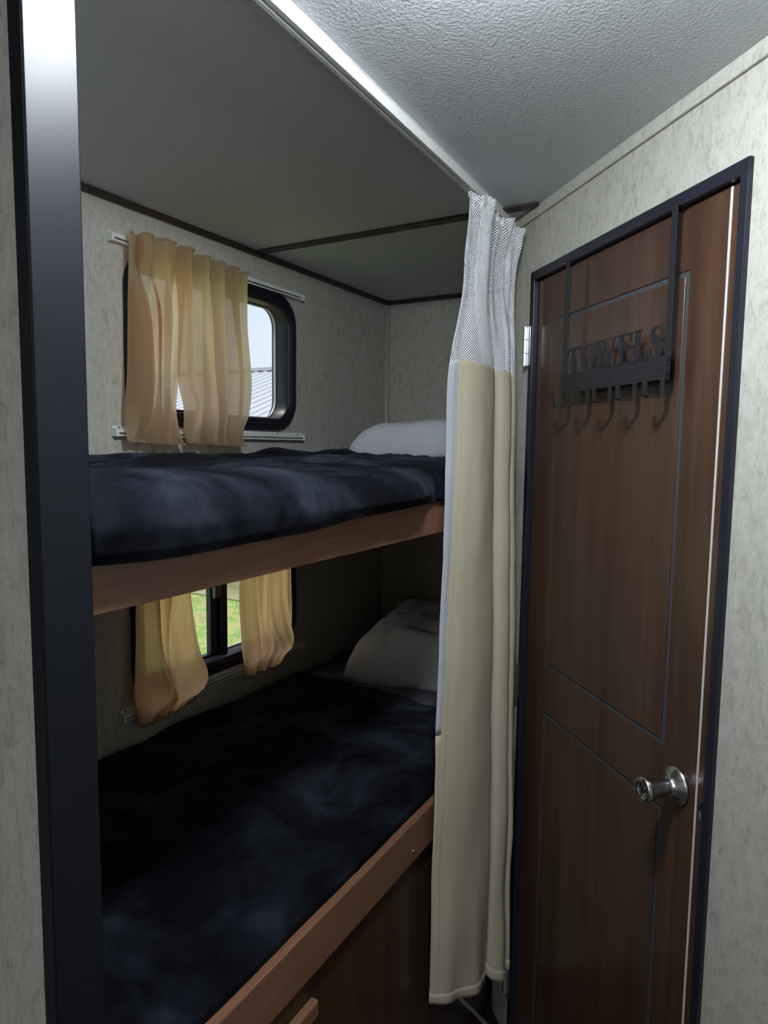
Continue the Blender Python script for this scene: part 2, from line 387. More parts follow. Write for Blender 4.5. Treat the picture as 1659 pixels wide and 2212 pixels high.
window_curtain('left tan curtain of the upper bunk window, bunched in folds beside the frame', 'curtain', [
    ((.500, .499), pl([1.118, 1.136, 1.158, 1.150, 1.180, 1.196, 1.188, 1.215, 1.250, 1.252, 1.268, 1.300], yA)),
    ((.440, .440), pl([1.116, 1.136, 1.160, 1.152, 1.178, 1.196, 1.190, 1.215, 1.246, 1.252, 1.266, 1.288], yA)),
    ((.330, .330), pl([1.116, 1.132, 1.152, 1.150, 1.180, 1.192, 1.190, 1.210, 1.236, 1.244, 1.252, 1.275], [1.350, 1.330, 1.330, 1.362, 1.350, 1.335, 1.34, 1.325, 1.345, 1.362, 1.352, 1.340])),
    ((.180, .180), pl([1.112, 1.130, 1.150, 1.152, 1.175, 1.188, 1.190, 1.210, 1.230, 1.240, 1.246, 1.262], [1.352, 1.325, 1.322, 1.360, 1.350, 1.335, 1.34, 1.330, 1.345, 1.362, 1.352, 1.342])),
    ((.075, .075), pl([1.104, 1.126, 1.145, 1.152, 1.172, 1.188, 1.190, 1.208, 1.226, 1.236, 1.244, 1.256], [1.352, 1.335, 1.325, 1.350, 1.340, 1.335, 1.35, 1.330, 1.345, 1.362, 1.352, 1.345])),
    ((.004, -.004), pl([1.100, 1.122, 1.146, 1.148, 1.175, 1.196, 1.194, 1.215, 1.240, 1.248, 1.262, 1.284], [1.345, 1.352, 1.345, 1.36, 1.335, 1.345, 1.36, 1.338, 1.340, 1.362, 1.348, 1.346]))], g1, seed=1)
window_curtain('right tan curtain of the upper bunk window, sunlit and hanging over mid-window', 'curtain', [
    ((.497, .489), pl([1.256, 1.290, 1.322, 1.318, 1.350, 1.376, 1.372, 1.402, 1.430, 1.428, 1.460, 1.484, 1.482, 1.520], [1.340, 1.33, 1.352, 1.362, 1.338, 1.345, 1.362, 1.338, 1.342, 1.362, 1.336, 1.342, 1.362, 1.340])),
    ((.440, .435), pl([1.252, 1.286, 1.322, 1.320, 1.350, 1.376, 1.374, 1.402, 1.430, 1.430, 1.460, 1.482, 1.484, 1.518], [1.340, 1.33, 1.352, 1.362, 1.338, 1.345, 1.362, 1.338, 1.342, 1.362, 1.336, 1.342, 1.362, 1.340])),
    ((.330, .330), pl([1.248, 1.280, 1.314, 1.318, 1.346, 1.374, 1.376, 1.402, 1.430, 1.432, 1.458, 1.480, 1.486, 1.514], [1.335, 1.327, 1.345, 1.358, 1.335, 1.338, 1.358, 1.336, 1.342, 1.358, 1.332, 1.338, 1.352, 1.338])),
    ((.190, .190), pl([1.246, 1.274, 1.302, 1.312, 1.340, 1.370, 1.380, 1.404, 1.432, 1.436, 1.460, 1.484, 1.492, 1.520], [1.338, 1.320, 1.340, 1.355, 1.325, 1.332, 1.355, 1.332, 1.34, 1.352, 1.330, 1.332, 1.345, 1.335])),
    ((.095, .095), pl([1.278, 1.298, 1.320, 1.332, 1.352, 1.376, 1.388, 1.406, 1.430, 1.438, 1.460, 1.484, 1.494, 1.518], [1.345, 1.325, 1.332, 1.35, 1.330, 1.328, 1.352, 1.330, 1.34, 1.355, 1.330, 1.334, 1.348, 1.338])),
    ((.040, .040), pl([1.286, 1.304, 1.328, 1.338, 1.358, 1.380, 1.390, 1.408, 1.430, 1.438, 1.458, 1.480, 1.490, 1.508], [1.350, 1.335, 1.34, 1.356, 1.338, 1.332, 1.358, 1.335, 1.342, 1.358, 1.334, 1.338, 1.354, 1.345])),
    ((.002, -.006), pl([1.290, 1.312, 1.336, 1.344, 1.362, 1.386, 1.392, 1.412, 1.436, 1.440, 1.460, 1.484, 1.490, 1.512], [1.348, 1.34, 1.345, 1.36, 1.336, 1.338, 1.36, 1.336, 1.346, 1.36, 1.334, 1.344, 1.356, 1.345]))], g1, seed=5)
window_curtain('left tan curtain of the lower bunk window, bottom bunched up and backlit', 'curtain', [
    ((-.212, -.214), pl([1.125, 1.150, 1.176, 1.172, 1.205, 1.232, 1.224, 1.262, 1.292, 1.298, 1.318], [1.345, 1.335, 1.345, 1.362, 1.335, 1.34, 1.362, 1.335, 1.35, 1.362, 1.352])),
    ((-.300, -.300), pl([1.122, 1.148, 1.180, 1.180, 1.205, 1.230, 1.228, 1.258, 1.284, 1.294, 1.314], [1.35, 1.33, 1.335, 1.36, 1.33, 1.335, 1.362, 1.33, 1.338, 1.36, 1.364])),
    ((-.420, -.420), pl([1.116, 1.142, 1.176, 1.180, 1.205, 1.214, 1.216, 1.252, 1.284, 1.296, 1.310], [1.35, 1.325, 1.33, 1.352, 1.33, 1.335, 1.355, 1.32, 1.33, 1.355, 1.362])),
    ((-.540, -.540), pl([1.110, 1.138, 1.170, 1.184, 1.200, 1.206, 1.214, 1.255, 1.294, 1.308, 1.316], [1.35, 1.315, 1.315, 1.335, 1.33, 1.34, 1.34, 1.305, 1.32, 1.345, 1.36])),
    ((-.610, -.610), pl([1.098, 1.124, 1.164, 1.186, 1.198, 1.206, 1.218, 1.258, 1.300, 1.318, 1.330], [1.34, 1.285, 1.275, 1.305, 1.315, 1.33, 1.31, 1.275, 1.295, 1.32, 1.36])),
    ((-.655, -.650), pl([1.110, 1.130, 1.160, 1.176, 1.196, 1.204, 1.222, 1.252, 1.292, 1.312, 1.336], [1.350, 1.30, 1.285, 1.325, 1.295, 1.34, 1.30, 1.285, 1.30, 1.33, 1.36])),
    ((-.685, -.680), pl([1.120, 1.138, 1.160, 1.172, 1.190, 1.206, 1.222, 1.250, 1.282, 1.300, 1.330], [1.358, 1.335, 1.33, 1.350, 1.325, 1.35, 1.325, 1.325, 1.335, 1.35, 1.362])),
    ((-.712, -.700), pl([1.126, 1.142, 1.166, 1.172, 1.192, 1.212, 1.222, 1.252, 1.280, 1.296, 1.325], [1.360, 1.345, 1.34, 1.358, 1.335, 1.355, 1.335, 1.34, 1.345, 1.355, 1.362]))], g1, seed=9, amp=.004, ys=1.0, mt=TANLOW)
window_curtain('right tan curtain of the lower bunk window, drawn to the pillow side', 'curtain', [
    ((-.212, -.214), pl([1.496, 1.520, 1.550, 1.556, 1.580, 1.612, 1.616, 1.648, 1.680, 1.690, 1.724], [1.345, 1.33, 1.335, 1.36, 1.335, 1.335, 1.36, 1.33, 1.34, 1.36, 1.345])),
    ((-.340, -.340), pl([1.488, 1.512, 1.548, 1.560, 1.582, 1.612, 1.620, 1.650, 1.682, 1.694, 1.726], [1.345, 1.325, 1.33, 1.355, 1.33, 1.33, 1.355, 1.325, 1.335, 1.355, 1.345])),
    ((-.460, -.460), pl([1.486, 1.506, 1.540, 1.556, 1.580, 1.606, 1.618, 1.650, 1.684, 1.700, 1.732], [1.345, 1.32, 1.325, 1.35, 1.33, 1.325, 1.35, 1.32, 1.33, 1.35, 1.345])),
    ((-.560, -.560), pl([1.494, 1.512, 1.540, 1.560, 1.586, 1.604, 1.622, 1.654, 1.690, 1.706, 1.738], [1.345, 1.31, 1.315, 1.345, 1.33, 1.325, 1.33, 1.30, 1.315, 1.34, 1.345])),
    ((-.625, -.625), pl([1.506, 1.524, 1.544, 1.566, 1.590, 1.606, 1.624, 1.656, 1.692, 1.708, 1.736], [1.35, 1.315, 1.315, 1.335, 1.31, 1.32, 1.30, 1.285, 1.305, 1.33, 1.345])),
    ((-.670, -.665), pl([1.518, 1.534, 1.548, 1.566, 1.588, 1.606, 1.624, 1.650, 1.680, 1.700, 1.724], [1.355, 1.335, 1.33, 1.35, 1.325, 1.34, 1.325, 1.315, 1.33, 1.345, 1.355])),
    ((-.708, -.695), pl([1.526, 1.542, 1.556, 1.570, 1.592, 1.606, 1.622, 1.646, 1.674, 1.694, 1.716], [1.36, 1.345, 1.345, 1.355, 1.335, 1.35, 1.335, 1.335, 1.345, 1.35, 1.358]))], g1, seed=14, amp=.004, ys=1.0, mt=TANLOW)

# ------------------------------------------------------------------ bathroom door (part of the room)
door = bpy.data.objects.new('door_1', None); C.objects.link(door); door.location = (*(DP + Dd*.03)[:2], 0); door['kind'] = 'structure'; _loc[door.name] = Vector(door.location)
bm = B()      # casing with a recessed inner lip
CO0, CO1, COT = -.652, .045, .4265
for a, b, c, d in ((CO0, CO0+.017, FL, COT), (CO1-.020, CO1, FL, COT)): box(bm, a, b, -.045, .008, c, d, .0015, T=DT)
box(bm, CO0, CO1, -.045, .008, COT-.022, COT, .0015, T=DT)
box(bm, CO0+.02, CO0+.034, -.045, -.036, FL, COT-.02, T=DT); box(bm, CO1-.034, CO1-.02, -.045, -.036, FL, COT-.02, T=DT); box(bm, CO0+.02, CO1-.02, -.045, -.036, COT-.036, COT-.02, T=DT)
obj('door_frame', bm, BLACK, door)
DL0, DL1, DZ0, DZ1, DNF = -.633, .0215, FL+.012, .4025, -.006
bm = B()      # door leaf: core + raised veneer fields leave the routed lines
box(bm, DL0+.002, DL1, -.034, DNF-.0025, DZ0, DZ1, T=DT, mi=1)
gx0, gx1, gw = -.072, -.518, .0105          # outline of the routed panels (outer edges), groove width
up, lo = (-.524, .300), (-1.50, -.634)
def field(a, b, c, d): box(bm, min(a, b), max(a, b), DNF-.003, DNF, c, d, .0007, T=DT, seg=1)
fs_ = DL0+.031
for a, b in ((up[1], DZ1), (lo[1], up[0]), (DZ0, lo[0])): field(fs_, DL1, a-.0007, b+.0007)
for a, b in (up, lo): field(fs_, gx1, a-.0009, b+.0009); field(gx0, DL1, a-.0009, b+.0009)
for z0, z1 in (up, lo): field(gx1+gw, gx0-gw, z0+gw, z1-gw)
obj('door_leaf', bm, [DOORW, GROOVE], door)
bm = B(); box(bm, DL0, DL0+.027, DNF-.004, DNF-.0008, DZ0, DZ1, .001, T=DT); obj('door_edge', bm, DOORW, door)
bm = B(); box(bm, DL0+.0272, DL0+.0308, DNF-.003, DNF+.0006, DZ0, DZ1, .001, T=DT); obj('edge_highlight', bm, EDGEHL, door)  # thin pale strip standing in for the glint on the rounded edge
for z in (.203, -.645, -1.474):
    bm = B(); T = DT @ Matrix.Translation((.049, .0155, 0)); p = [T @ Vector((0, 0, z)), T @ Vector((0, 0, z+.094))]
    tube(bm, p, .0052, 12); 
    for k in (.03, .063): tube(bm, [T @ Vector((0, 0, z+k-.0008)), T @ Vector((0, 0, z+k+.0008))], .0056, 12, mi=1)
    box(bm, .030, .049, .009, .0125, z, z+.094, .0006, T=DT)
    h = obj('hinge', bm, [CHROME, BLACK], door)
bm = B(); T = DT @ Matrix.Translation((-.555, DNF, -.578))
lathe(bm, [(.034, 0), (.0335, .003), (.031, .006), (.022, .012), (.0165, .017), (.0150, .021)], T)
rose = obj('knob_rose', bm, STEEL, door, smooth=True)
bm = B(); lathe(bm, [(.0148, .019), (.0142, .024), (.0148, .032), (.0168, .044), (.0200, .055), (.0222, .062), (.0215, .067), (.018, .070), (.012, .0685), (.0115, .066), (.006, .0655)], T)
obj('door_knob', bm, STEEL, door, smooth=True)
bm = B(); lathe(bm, [(.0048, .009), (.0048, .0162), (.003, .0164)], T @ Matrix.Translation((-.0175, 0, -.011)), 16); obj('screw_hole', bm, BLACK, rose)
bm = B(); lathe(bm, [(.0052, .064), (.0052, .0675), (.003, .068)], T, 16); obj('knob_button', bm, BLACK, door)
bm = B()
pts = [(-.024, 0), (-.014, .006), (0, .0085), (.014, .006), (.024, 0)]
for (a, na), (b, nb) in zip(pts, pts[1:]):
    bm.faces.new([bm.verts.new(DT @ Vector(v)) for v in ((-.632, .003+na, -.578+a), (-.632, .003+nb, -.578+b), (-.638, .003+nb, -.578+b), (-.638, .003+na, -.578+a))])
s_ = obj('strike_lip', bm, CHROME, door); thicken(s_, .001)
bm = B(); box(bm, -2.0, .2, -.9, -.86, FL, CE, T=DT); struct('wall_bathroom', bm, WALL)

# ------------------------------------------------------------------ towel rack hung over the door
rk = thing('towel_rack', 'black metal over-the-door rack of hooks reading TOWELS', 'towel rack', (*(DT @ Vector((-.33, .0, 0)))[:2], .09))
RN = .019
for s0, s1 in ((-.1615, -.1465), (-.5115, -.4965)):
    bm = B()
    box(bm, s0, s1, RN-.0015, RN, .118, .4035, .0004, T=DT); box(bm, s0, s1, -.040, RN, .4028, .4043, .0003, T=DT); box(bm, s0, s1, -.0405, -.039, .37, .404, .0003, T=DT)
    obj('strap', bm, IRON, rk)
bm = B(); box(bm, -.509, -.155, RN, RN+.0018, .120, .160, .0005, T=DT); bar = obj('bar', bm, IRON, rk)
for s in (-.169, -.333, -.492):
    bm = B(); lathe(bm, [(.0028, .0015), (.0024, .0032), (.001, .0038)], DT @ Matrix.Translation((s, RN, .140)), 12); obj('screw', bm, BLACK, bar)
bm = B(); 
for z in (.152, .128): tube(bm, [DT @ Vector((-.5115, RN+.001, z)), DT @ Vector((-.5115, RN+.006, z+.006)), DT @ Vector((-.5085, RN+.006, z-.006)), DT @ Vector((-.5085, RN+.001, z-.009))], .0016, 8)
obj('clip', bm, IRON, rk)
HK = [-.178, -.258, -.338, -.418, -.497]
for s in HK:
    bm = B(); w = .006; th = .0017
    prof = [(RN+.001, .128), (RN+.001, .094), (RN+.003, .0905), (RN+.030, .0895), (RN+.0335, .092), (RN+.0365, .116), (RN+.0375, .122)]
    A = []
    for k, (n, z) in enumerate(prof):
        p0, p1 = prof[max(k-1, 0)], prof[min(k+1, len(prof)-1)]
        d = Vector((p1[0]-p0[0], p1[1]-p0[1])).normalized(); nx, nz = -d.y*th/2, d.x*th/2
        ww = w if k < len(prof)-1 else w*.55
        A.append([bm.verts.new(DT @ Vector(v)) for v in ((s-ww, n+nx, z+nz), (s+ww, n+nx, z+nz), (s+ww, n-nx, z-nz), (s-ww, n-nx, z-nz))])
    for a, b in zip(A, A[1:]):
        for k in range(4): bm.faces.new((a[k], a[(k+1) % 4], b[(k+1) % 4], b[k]))
    bm.faces.new(A[0]); bm.faces.new(A[-1]); obj('hook', bm, IRON, rk)
# serif capitals, unit boxes; s grows to the left of the reader, so letters run towards negative s
def ell(cx, cy, rx, ry, n=28): return [(cx+rx*math.cos(2*math.pi*k/n), cy+ry*math.sin(2*math.pi*k/n)) for k in range(n)]
def stroke(path, widths):
    P = cr([(x, y, 0) for x, y in path], 34); W = cr([(w, 0, 0) for w in widths], 34); q = []
    for i, p in enumerate(P):
        d = (P[min(i+1, 33)] - P[max(i-1, 0)]).normalized(); q.append((p, Vector((-d.y, d.x, 0))*W[i].x))
    return [[(a[0]+a[1])[:2], (b[0]+b[1])[:2], (b[0]-b[1])[:2], (a[0]-a[1])[:2]] for a, b in zip(q, q[1:])]
GL = {
 'T': [[(0, .9), (0, 1), (1, 1), (1, .9)], [(0, .9), (.07, .72), (.02, .70), (0, .72)], [(0, .9), (.12, .9), (.05, .70), (0, .70)], [(1, .9), (.88, .9), (.95, .70), (1, .70)], [(.36, 0), (.36, .95), (.64, .95), (.64, 0)], [(.2, 0), (.2, .05), (.8, .05), (.8, 0)]],
 'W': [[(-.02, .95), (-.02, 1), (.34, 1), (.34, .95)], [(.38, .95), (.38, 1), (.66, 1), (.66, .95)], [(.76, .95), (.76, 1), (1.02, 1), (1.02, .95)],
       [(.04, .97), (.26, .97), (.40, 0), (.30, 0)], [(.30, 0), (.37, 0), (.53, .78), (.48, .9)], [(.40, .97), (.60, .97), (.74, 0), (.64, 0)], [(.66, 0), (.73, 0), (.94, .97), (.88, .97)]],
 'E': [[(.1, 0), (.1, 1), (.4, 1), (.4, 0)], [(0, .95), (0, 1), (1, 1), (1, .93)], [(0, .0), (0, .05), (1, .08), (1, 0)], [(.4, .48), (.4, .55), (.7, .55), (.7, .48)], [(.62, .38), (.72, .34), (.72, .68), (.62, .64)], [(.86, .72), (.97, .70), (1, .95), (.8, .95)], [(.86, .28), (.97, .30), (1, .05), (.8, .05)]],
 'L': [[(.12, 0), (.12, 1), (.44, 1), (.44, 0)], [(0, .95), (0, 1), (.56, 1), (.56, .95)], [(0, 0), (0, .05), (1, .08), (1, 0)], [(.86, .28), (.97, .32), (1, .05), (.76, .05)]],
 'S': stroke([(.86, .78), (.72, .93), (.48, .97), (.22, .86), (.18, .70), (.40, .56), (.68, .42), (.82, .26), (.72, .08), (.46, .03), (.22, .1), (.1, .25)], [.02, .035, .04, .09, .13, .17, .18, .13, .09, .04, .035, .02]) + [[(.82, .70), (.92, .70), (.92, 1.0), (.84, 1.0)], [(.04, 0), (.12, 0), (.14, .32), (.06, .32)], [(.04, 0), (.3, 0), (.2, .14), (.08, .2)]]}
for ch, a, b in (('T', -.170, -.224), ('O', -.229, -.279), ('W', -.275, -.352), ('E', -.358, -.403), ('L', -.409, -.452), ('S', -.455, -.494)):
    bm = B(); T = DT @ Matrix.Translation((a, 0, .158)) @ Matrix.Diagonal((b-a, 1, .056, 1)).to_4x4()
    if ch == 'O':
        O, I = ell(.5, .5, .5, .52), ell(.5, .5, .24, .44); n = len(O)
        for k in range(n):
            prism(bm, [O[k], O[(k+1) % n], I[(k+1) % n], I[k]], T, RN, RN+.0018)
    else:
        for poly in GL[ch]: prism(bm, poly, T, RN, RN+.0018)
    bmesh.ops.remove_doubles(bm, verts=bm.verts, dist=1e-6)
    obj('letter', bm, IRON, rk)

# ------------------------------------------------------------------ curtain track and privacy curtain
tr = thing('curtain_track', 'long white curtain track screwed to the ceiling along the bunk', 'curtain track', (1.05, .605, CE-.02))
A_, B_ = Vector((PX1+.004, .587, 0)), Vector((1.66, .617, 0)); d_ = (B_-A_).normalized(); T = Matrix((d_, Vector((-d_.y, d_.x, 0)), Vector((0, 0, 1)))).transposed().to_4x4(); T.translation = A_
Lt = (B_-A_).length
bm = B(); box(bm, 0, Lt, -.0105, -.002, CE-.0225, CE, .001, T=T); box(bm, 0, Lt, .002, .0105, CE-.0225, CE, .001, T=T); box(bm, 0, Lt, -.0105, .0105, CE-.004, CE, T=T); box(bm, 0, Lt, -.0025, .0025, CE-.021, CE-.004, T=T)
obj('rail', bm, WHITEP, tr)

LV = [   # columns: back edge, front edge, panel right, recess, second panel left, ..., right end
 [(1.410, .600, .546), (1.418, .598, .550), (1.501, .588, .548), (1.514, .586, .545), (1.545, .583, .542), (1.575, .580, .540), (1.600, .576, .538), (1.620, .572, .535), (1.637, .568, .532)],
 [(1.396, .600, .50), (1.410, .598, .50), (1.500, .589, .50), (1.514, .587, .50), (1.548, .584, .50), (1.580, .581, .50), (1.603, .578, .50), (1.626, .574, .50), (1.648, .570, .50)],
 [(1.386, .600, .43), (1.404, .599, .43), (1.500, .594, .43), (1.521, .593, .43), (1.556, .591, .43), (1.587, .590, .43), (1.609, .589, .43), (1.632, .587, .43), (1.646, .587, .43)],
 [(1.376, .600, .335), (1.398, .599, .335), (1.496, .594, .336), (1.515, .593, .339), (1.553, .591, .34), (1.580, .589, .34), (1.608, .588, .34), (1.628, .587, .34), (1.645, .586, .34)],
 [(1.319, .600, .174), (1.352, .597, .184), (1.509, .581, .178), (1.516, .580, .172), (1.545, .577, .174), (1.553, .576, .180), (1.600, .571, .178), (1.608, .570, .172), (1.634, .568, .174)],
 [(1.311, .600, -.033), (1.344, .596, -.033), (1.506, .574, -.035), (1.513, .573, -.035), (1.540, .569, -.035), (1.547, .568, -.036), (1.592, .562, -.036), (1.600, .561, -.036), (1.624, .558, -.036)],
 [(1.293, .600, -.46), (1.312, .596, -.46), (1.493, .560, -.46), (1.499, .559, -.46), (1.522, .555, -.46), (1.528, .554, -.46), (1.573, .545, -.46), (1.580, .543, -.46), (1.604, .538, -.46)],
 [(1.283, .600, -.93), (1.287, .598, -.93), (1.487, .550, -.95), (1.490, .549, -.95), (1.510, .544, -.95), (1.514, .543, -.95), (1.563, .531, -.96), (1.571, .529, -.96), (1.590, .524, -.96)],
 [(1.284, .600, -1.249), (1.286, .599, -1.252), (1.484, .545, -1.325), (1.488, .544, -1.300), (1.497, .542, -1.31), (1.505, .540, -1.325), (1.555, .526, -1.352), (1.575, .519, -1.345), (1.583, .518, -1.345)]]
def path_of(c):
    c = [Vector(p) for p in c]; ax = (c[8]-c[0]); ax.z = 0; ax.normalize(); bk = Vector((-ax.y, ax.x, 0))
    if bk.y < 0: bk = -bk
    lp = lambda a, b, t, o: a.lerp(b, t) + bk*o
    return [c[0]+bk*.004, lp(c[0], c[1], .5, .001), c[1], lp(c[1], c[2], .2, -.012), lp(c[1], c[2], .45, -.019), lp(c[1], c[2], .72, -.015), c[2]+bk*-.002,
            lp(c[2], c[3], .3, .016), lp(c[2], c[3], -.4, .028), lp(c[3], c[4], .3, .028), lp(c[3], c[4], .8, .012), c[5]+bk*-.003, lp(c[5], c[6], .5, -.010), c[6]+bk*-.001,
            lp(c[6], c[7], .2, .014), lp(c[6], c[7], .9, .012), c[7]+bk*.0, lp(c[7], c[8], .5, -.004), c[8]+bk*.004, lp(c[7], c[8], .8, .016)]
NU, NV = 260, 190
def pfn(p, u, v):
    top = max(0, 1 - v*7.0)
    d = top*.0075*math.sin(u*72) + mnoise.noise(Vector((p.x*9, 0, p.z*5)))*.004*(.4+v) + mnoise.noise(Vector((p.x*30, 3, p.z*14)))*.0012
    hd = max(0, 1 - v*2.0); w_ = min(1, max(0, (p.x-1.478)/.03))
    d += .0085*hd**.6*w_*math.sin((p.x-1.49)*2*math.pi/.031) + (1-w_)*.003*hd*math.sin(p.x*120)
    low = max(0, v-.84)/.16
    d += low*low*.006*math.sin(p.x*60+1.2)
    q = Vector((p.x + d*.1, p.y + d, p.z + top*.004*math.sin(u*72+.6)))
    if q.z < .1: q.y = min(q.y, YB-.006)
    n = (q-DP).dot(Dn)
    if n < .009: q += Dn*(.009-n)
    return q
G = loft([path_of(c) for c in LV], NU, NV, pfn)
pc = thing('privacy_curtain', 'long beige privacy curtain with white net header, gathered beside the bathroom door', 'curtain', (1.46, .57, -1.35))
# the row at the seam between net and cloth follows the fifth level
js = round((NV-1)*4/8); iw = round((NU-1)*2/19)
bm = B(); grid_mesh(bm, G, 0, js, 0, NU-1, uvrow=int(js*.55)); obj('net_header', bm, NET, pc, smooth='keep')
jl = round((NV-1)*6.35/8)
bm = B(); grid_mesh(bm, G, js, NV-3, iw, NU-1); grid_mesh(bm, G, jl, NV-3, 0, iw); bmesh.ops.remove_doubles(bm, verts=bm.verts, dist=1e-5); o = obj('cloth', bm, PRIV, pc, smooth='keep', label='beige cloth body of the curtain'); thicken(o, .0012)
bm = B(); tube(bm, [G[j][iw+5]+Vector((-.0004, -.0012, 0)) for j in range(js+2, NV-3)], .0007, 6); obj('seam', bm, SEAM, pc)
bm = B(); grid_mesh(bm, G, js, jl, 0, iw); o = obj('lining', bm, LINING, pc, smooth='keep', label='white lining strip down the bunk-side edge'); thicken(o, .0012)
bm = B(); grid_mesh(bm, G, NV-4, NV-1, 0, NU-1); o = obj('hem', bm, PRIV, pc, smooth='keep'); thicken(o, .0035)
bm = B(); tube(bm, [G[j][2]+Vector((0, -.0015, 0)) for j in range(0, js, 2)], .0022, 8); obj('piping', bm, LINING, pc, smooth=True)
for k in range(7):
    x = 1.425 + k*.036; p = T @ Vector((x-A_.x, 0, CE-.0225)); bm = B()
    box(bm, p.x-.004, p.x+.004, p.y-.004, p.y+.004, CE-.034, CE-.0225, .001); obj('glider', bm, WHITEP, pc)

# ------------------------------------------------------------------ bunks
X0, X1 = PX1+.0015, XH-.002
def bunk(zt, zb, label, low=False):
    t = thing('bunk_bed', label, 'bunk', (1.1, 1.0, zb))
    bm = B(); box(bm, X0, 1.733, YB, YB+.018, zb, zt, .0015); r = obj('rail', bm, RAILW, t)
    bm = B(); box(bm, X0, X1, YB+.018, YW-.002, zb+.012, zb+.03); obj('platform', bm, RAILW, t)
    for x in ((1.02, 1.6) if not low else (1.215, 1.6)):
        bm = B(); tube(bm, [(x, YB, zb+.026), (x, YB-.0018, zb+.026)], [.003, .002], 10); obj('screw', bm, STEEL, r)
    return t
ub = bunk(-.085, -.1835, 'upper bunk shelf with a brown wooden front rail under the black blanket')
lb = bunk(-.7935, -.881, 'lower bunk shelf with a dark brown front rail below the wide black blanket', True)
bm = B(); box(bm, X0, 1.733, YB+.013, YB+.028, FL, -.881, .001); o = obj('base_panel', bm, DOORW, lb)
bm = B(); box(bm, X0, .868, YB-.004, YB+.013, -.962, -.932, .004); obj('finger_pull', bm, RAILW, lb)

def mattress(z0, z1, label):
    t = thing('mattress', label, 'mattress', (1.42, 1.0, z0))
    bm = B(); box(bm, X0+.003, X1-.003, YB+.022, YW-.006, z0, z1-.02, .02, seg=4); obj('core', bm, SHEET, t, smooth=True)
    bm = B(); n1, n2 = 90, 40; Gm = []
    for j in range(n2):
        v = j/(n2-1); row = []
        for i in range(n1):
            u = i/(n1-1); x = X0+.003+u*(X1-X0-.006); y = YB+.021+v*(YW-YB-.026)
            e = min(v*(YW-YB), .03)/.03; e2 = min((1-v)*(YW-YB), .03)/.03
            row.append(Vector((x, y, z1 - .022 + .022*math.sqrt(max(0, 1-(1-e)**2))*math.sqrt(max(0, 1-(1-e2)**2)) + .004*fold_noise((x, y, z1), 9))))
        Gm.append(row)
    grid_mesh(bm, Gm); o = obj('fitted_sheet', bm, SHEET, t, smooth='keep'); thicken(o, .002)
mattress(-.151, -.052, 'upper bunk mattress in a grey fitted sheet, seen by the white pillow')
mattress(-.850, -.778, 'lower bunk mattress in a grey fitted sheet, seen below the big white pillow')

def blanket(name, label, G, base):
    bm = B(); grid_mesh(bm, G); o = obj(name, bm, PLUSH, base=base, smooth='keep'); tag(o, label, 'blanket'); thicken(o, .008, 0)
    return o
def ridge(x, y, yc, w, h, ph, wob=.03):
    c = yc + wob*math.sin(x*5.3+ph) + .018*mnoise.noise(Vector((x*6, ph, 0)))
    return h*(.55+.45*math.sin(x*3.7+ph*2))*math.exp(-((y-c)/w)**2)
NU2, NV2 = 260, 130
G = []
for j in range(NV2):
    row = []
    for i in range(NU2):
        u, v = i/(NU2-1), j/(NV2-1)
        x = X0+.006 + u*(1.99-X0)
        wav = .004*math.sin(x*7) + .006*mnoise.noise(Vector((x*3, 0, 2)))
        if v < .66:                      # lying on the mattress, back to front
            t = v/.66; yb = 1.335 - .10*max(0, (x-1.25)/.74) + .02*math.sin(x*9)
            y = yb + (.70-yb)*t
            z = -.040 + .004*t
            z += ridge(x, y, 1.22, .022, .020, .4) + ridge(x, y, 1.08, .026, .018, 2.2) + ridge(x, y, .96, .020, .014, 4.0) + ridge(x, y, .86, .024, .012, 5.1)
            z += .030*math.exp(-((x-1.52)/.085)**2 - ((y-1.27)/.06)**2) + .026*math.exp(-((x-1.76)/.06)**2 - ((y-1.16)/.05)**2)
            z += .009*mnoise.noise(Vector((x*7, y*9, 1))) + .004*mnoise.noise(Vector((x*18, y*26, 4)))
            z = min(z, -.008 - .012*(x < 1.0))
            if t < .12: z -= .012*(1-t/.12)
        else:                            # over the edge and down, bulging
            t = (v-.66)/.34; a = t*math.pi*.78
            bot = -.121 + .010*math.sin(x*6.2+.6)*(.4+.6*math.sin(x*2)) + .006*mnoise.noise(Vector((x*5, 1, 1)))
            topz = -.038 + .004*math.sin(x*4.4) + .012*max(0, (x-.9))*.5
            prof = [(.70, topz), (.655, topz-.002), (.615, topz-.010), (.588, topz-.030), (.578, topz-.055), (.586, bot+.010), (.6035, bot), (.6125, bot+.006)]
            k = t*(len(prof)-1); kk = min(int(k), len(prof)-2); f = k-kk
            f = f*f*(3-2*f)*.5 + f*.5
            y = prof[kk][0]*(1-f)+prof[kk+1][0]*f; z = prof[kk][1]*(1-f)+prof[kk+1][1]*f
            s = math.sin(math.pi*min(1, t*1.05))
            bl = max(0, 1-t*2)*.009*mnoise.noise(Vector((x*7, .70*9, 1)))
            y -= s*(.008*mnoise.noise(Vector((x*8, z*14, 7))) + .0035*mnoise.noise(Vector((x*26+z*20, z*20, 3)))); z += bl
            if x > 1.16 and y < .6145: y += (.6145 - y)*min(1, (x-1.16)/.11)
            if x > 1.70: y = max(y, .640)
        row.append(Vector((x, y, z)))
    G.append(row)
for _ in range(2):
    for j in range(1, NV2-1):
        for i in range(NU2): G[j][i] = G[j][i]*.5 + (G[j-1][i]+G[j+1][i])*.25
blanket('blanket', 'black plush blanket rumpled on the upper bunk, hanging over its rail', G, (1.1, 1.0, -.05))
G = []
NU2, NV2 = 240, 120
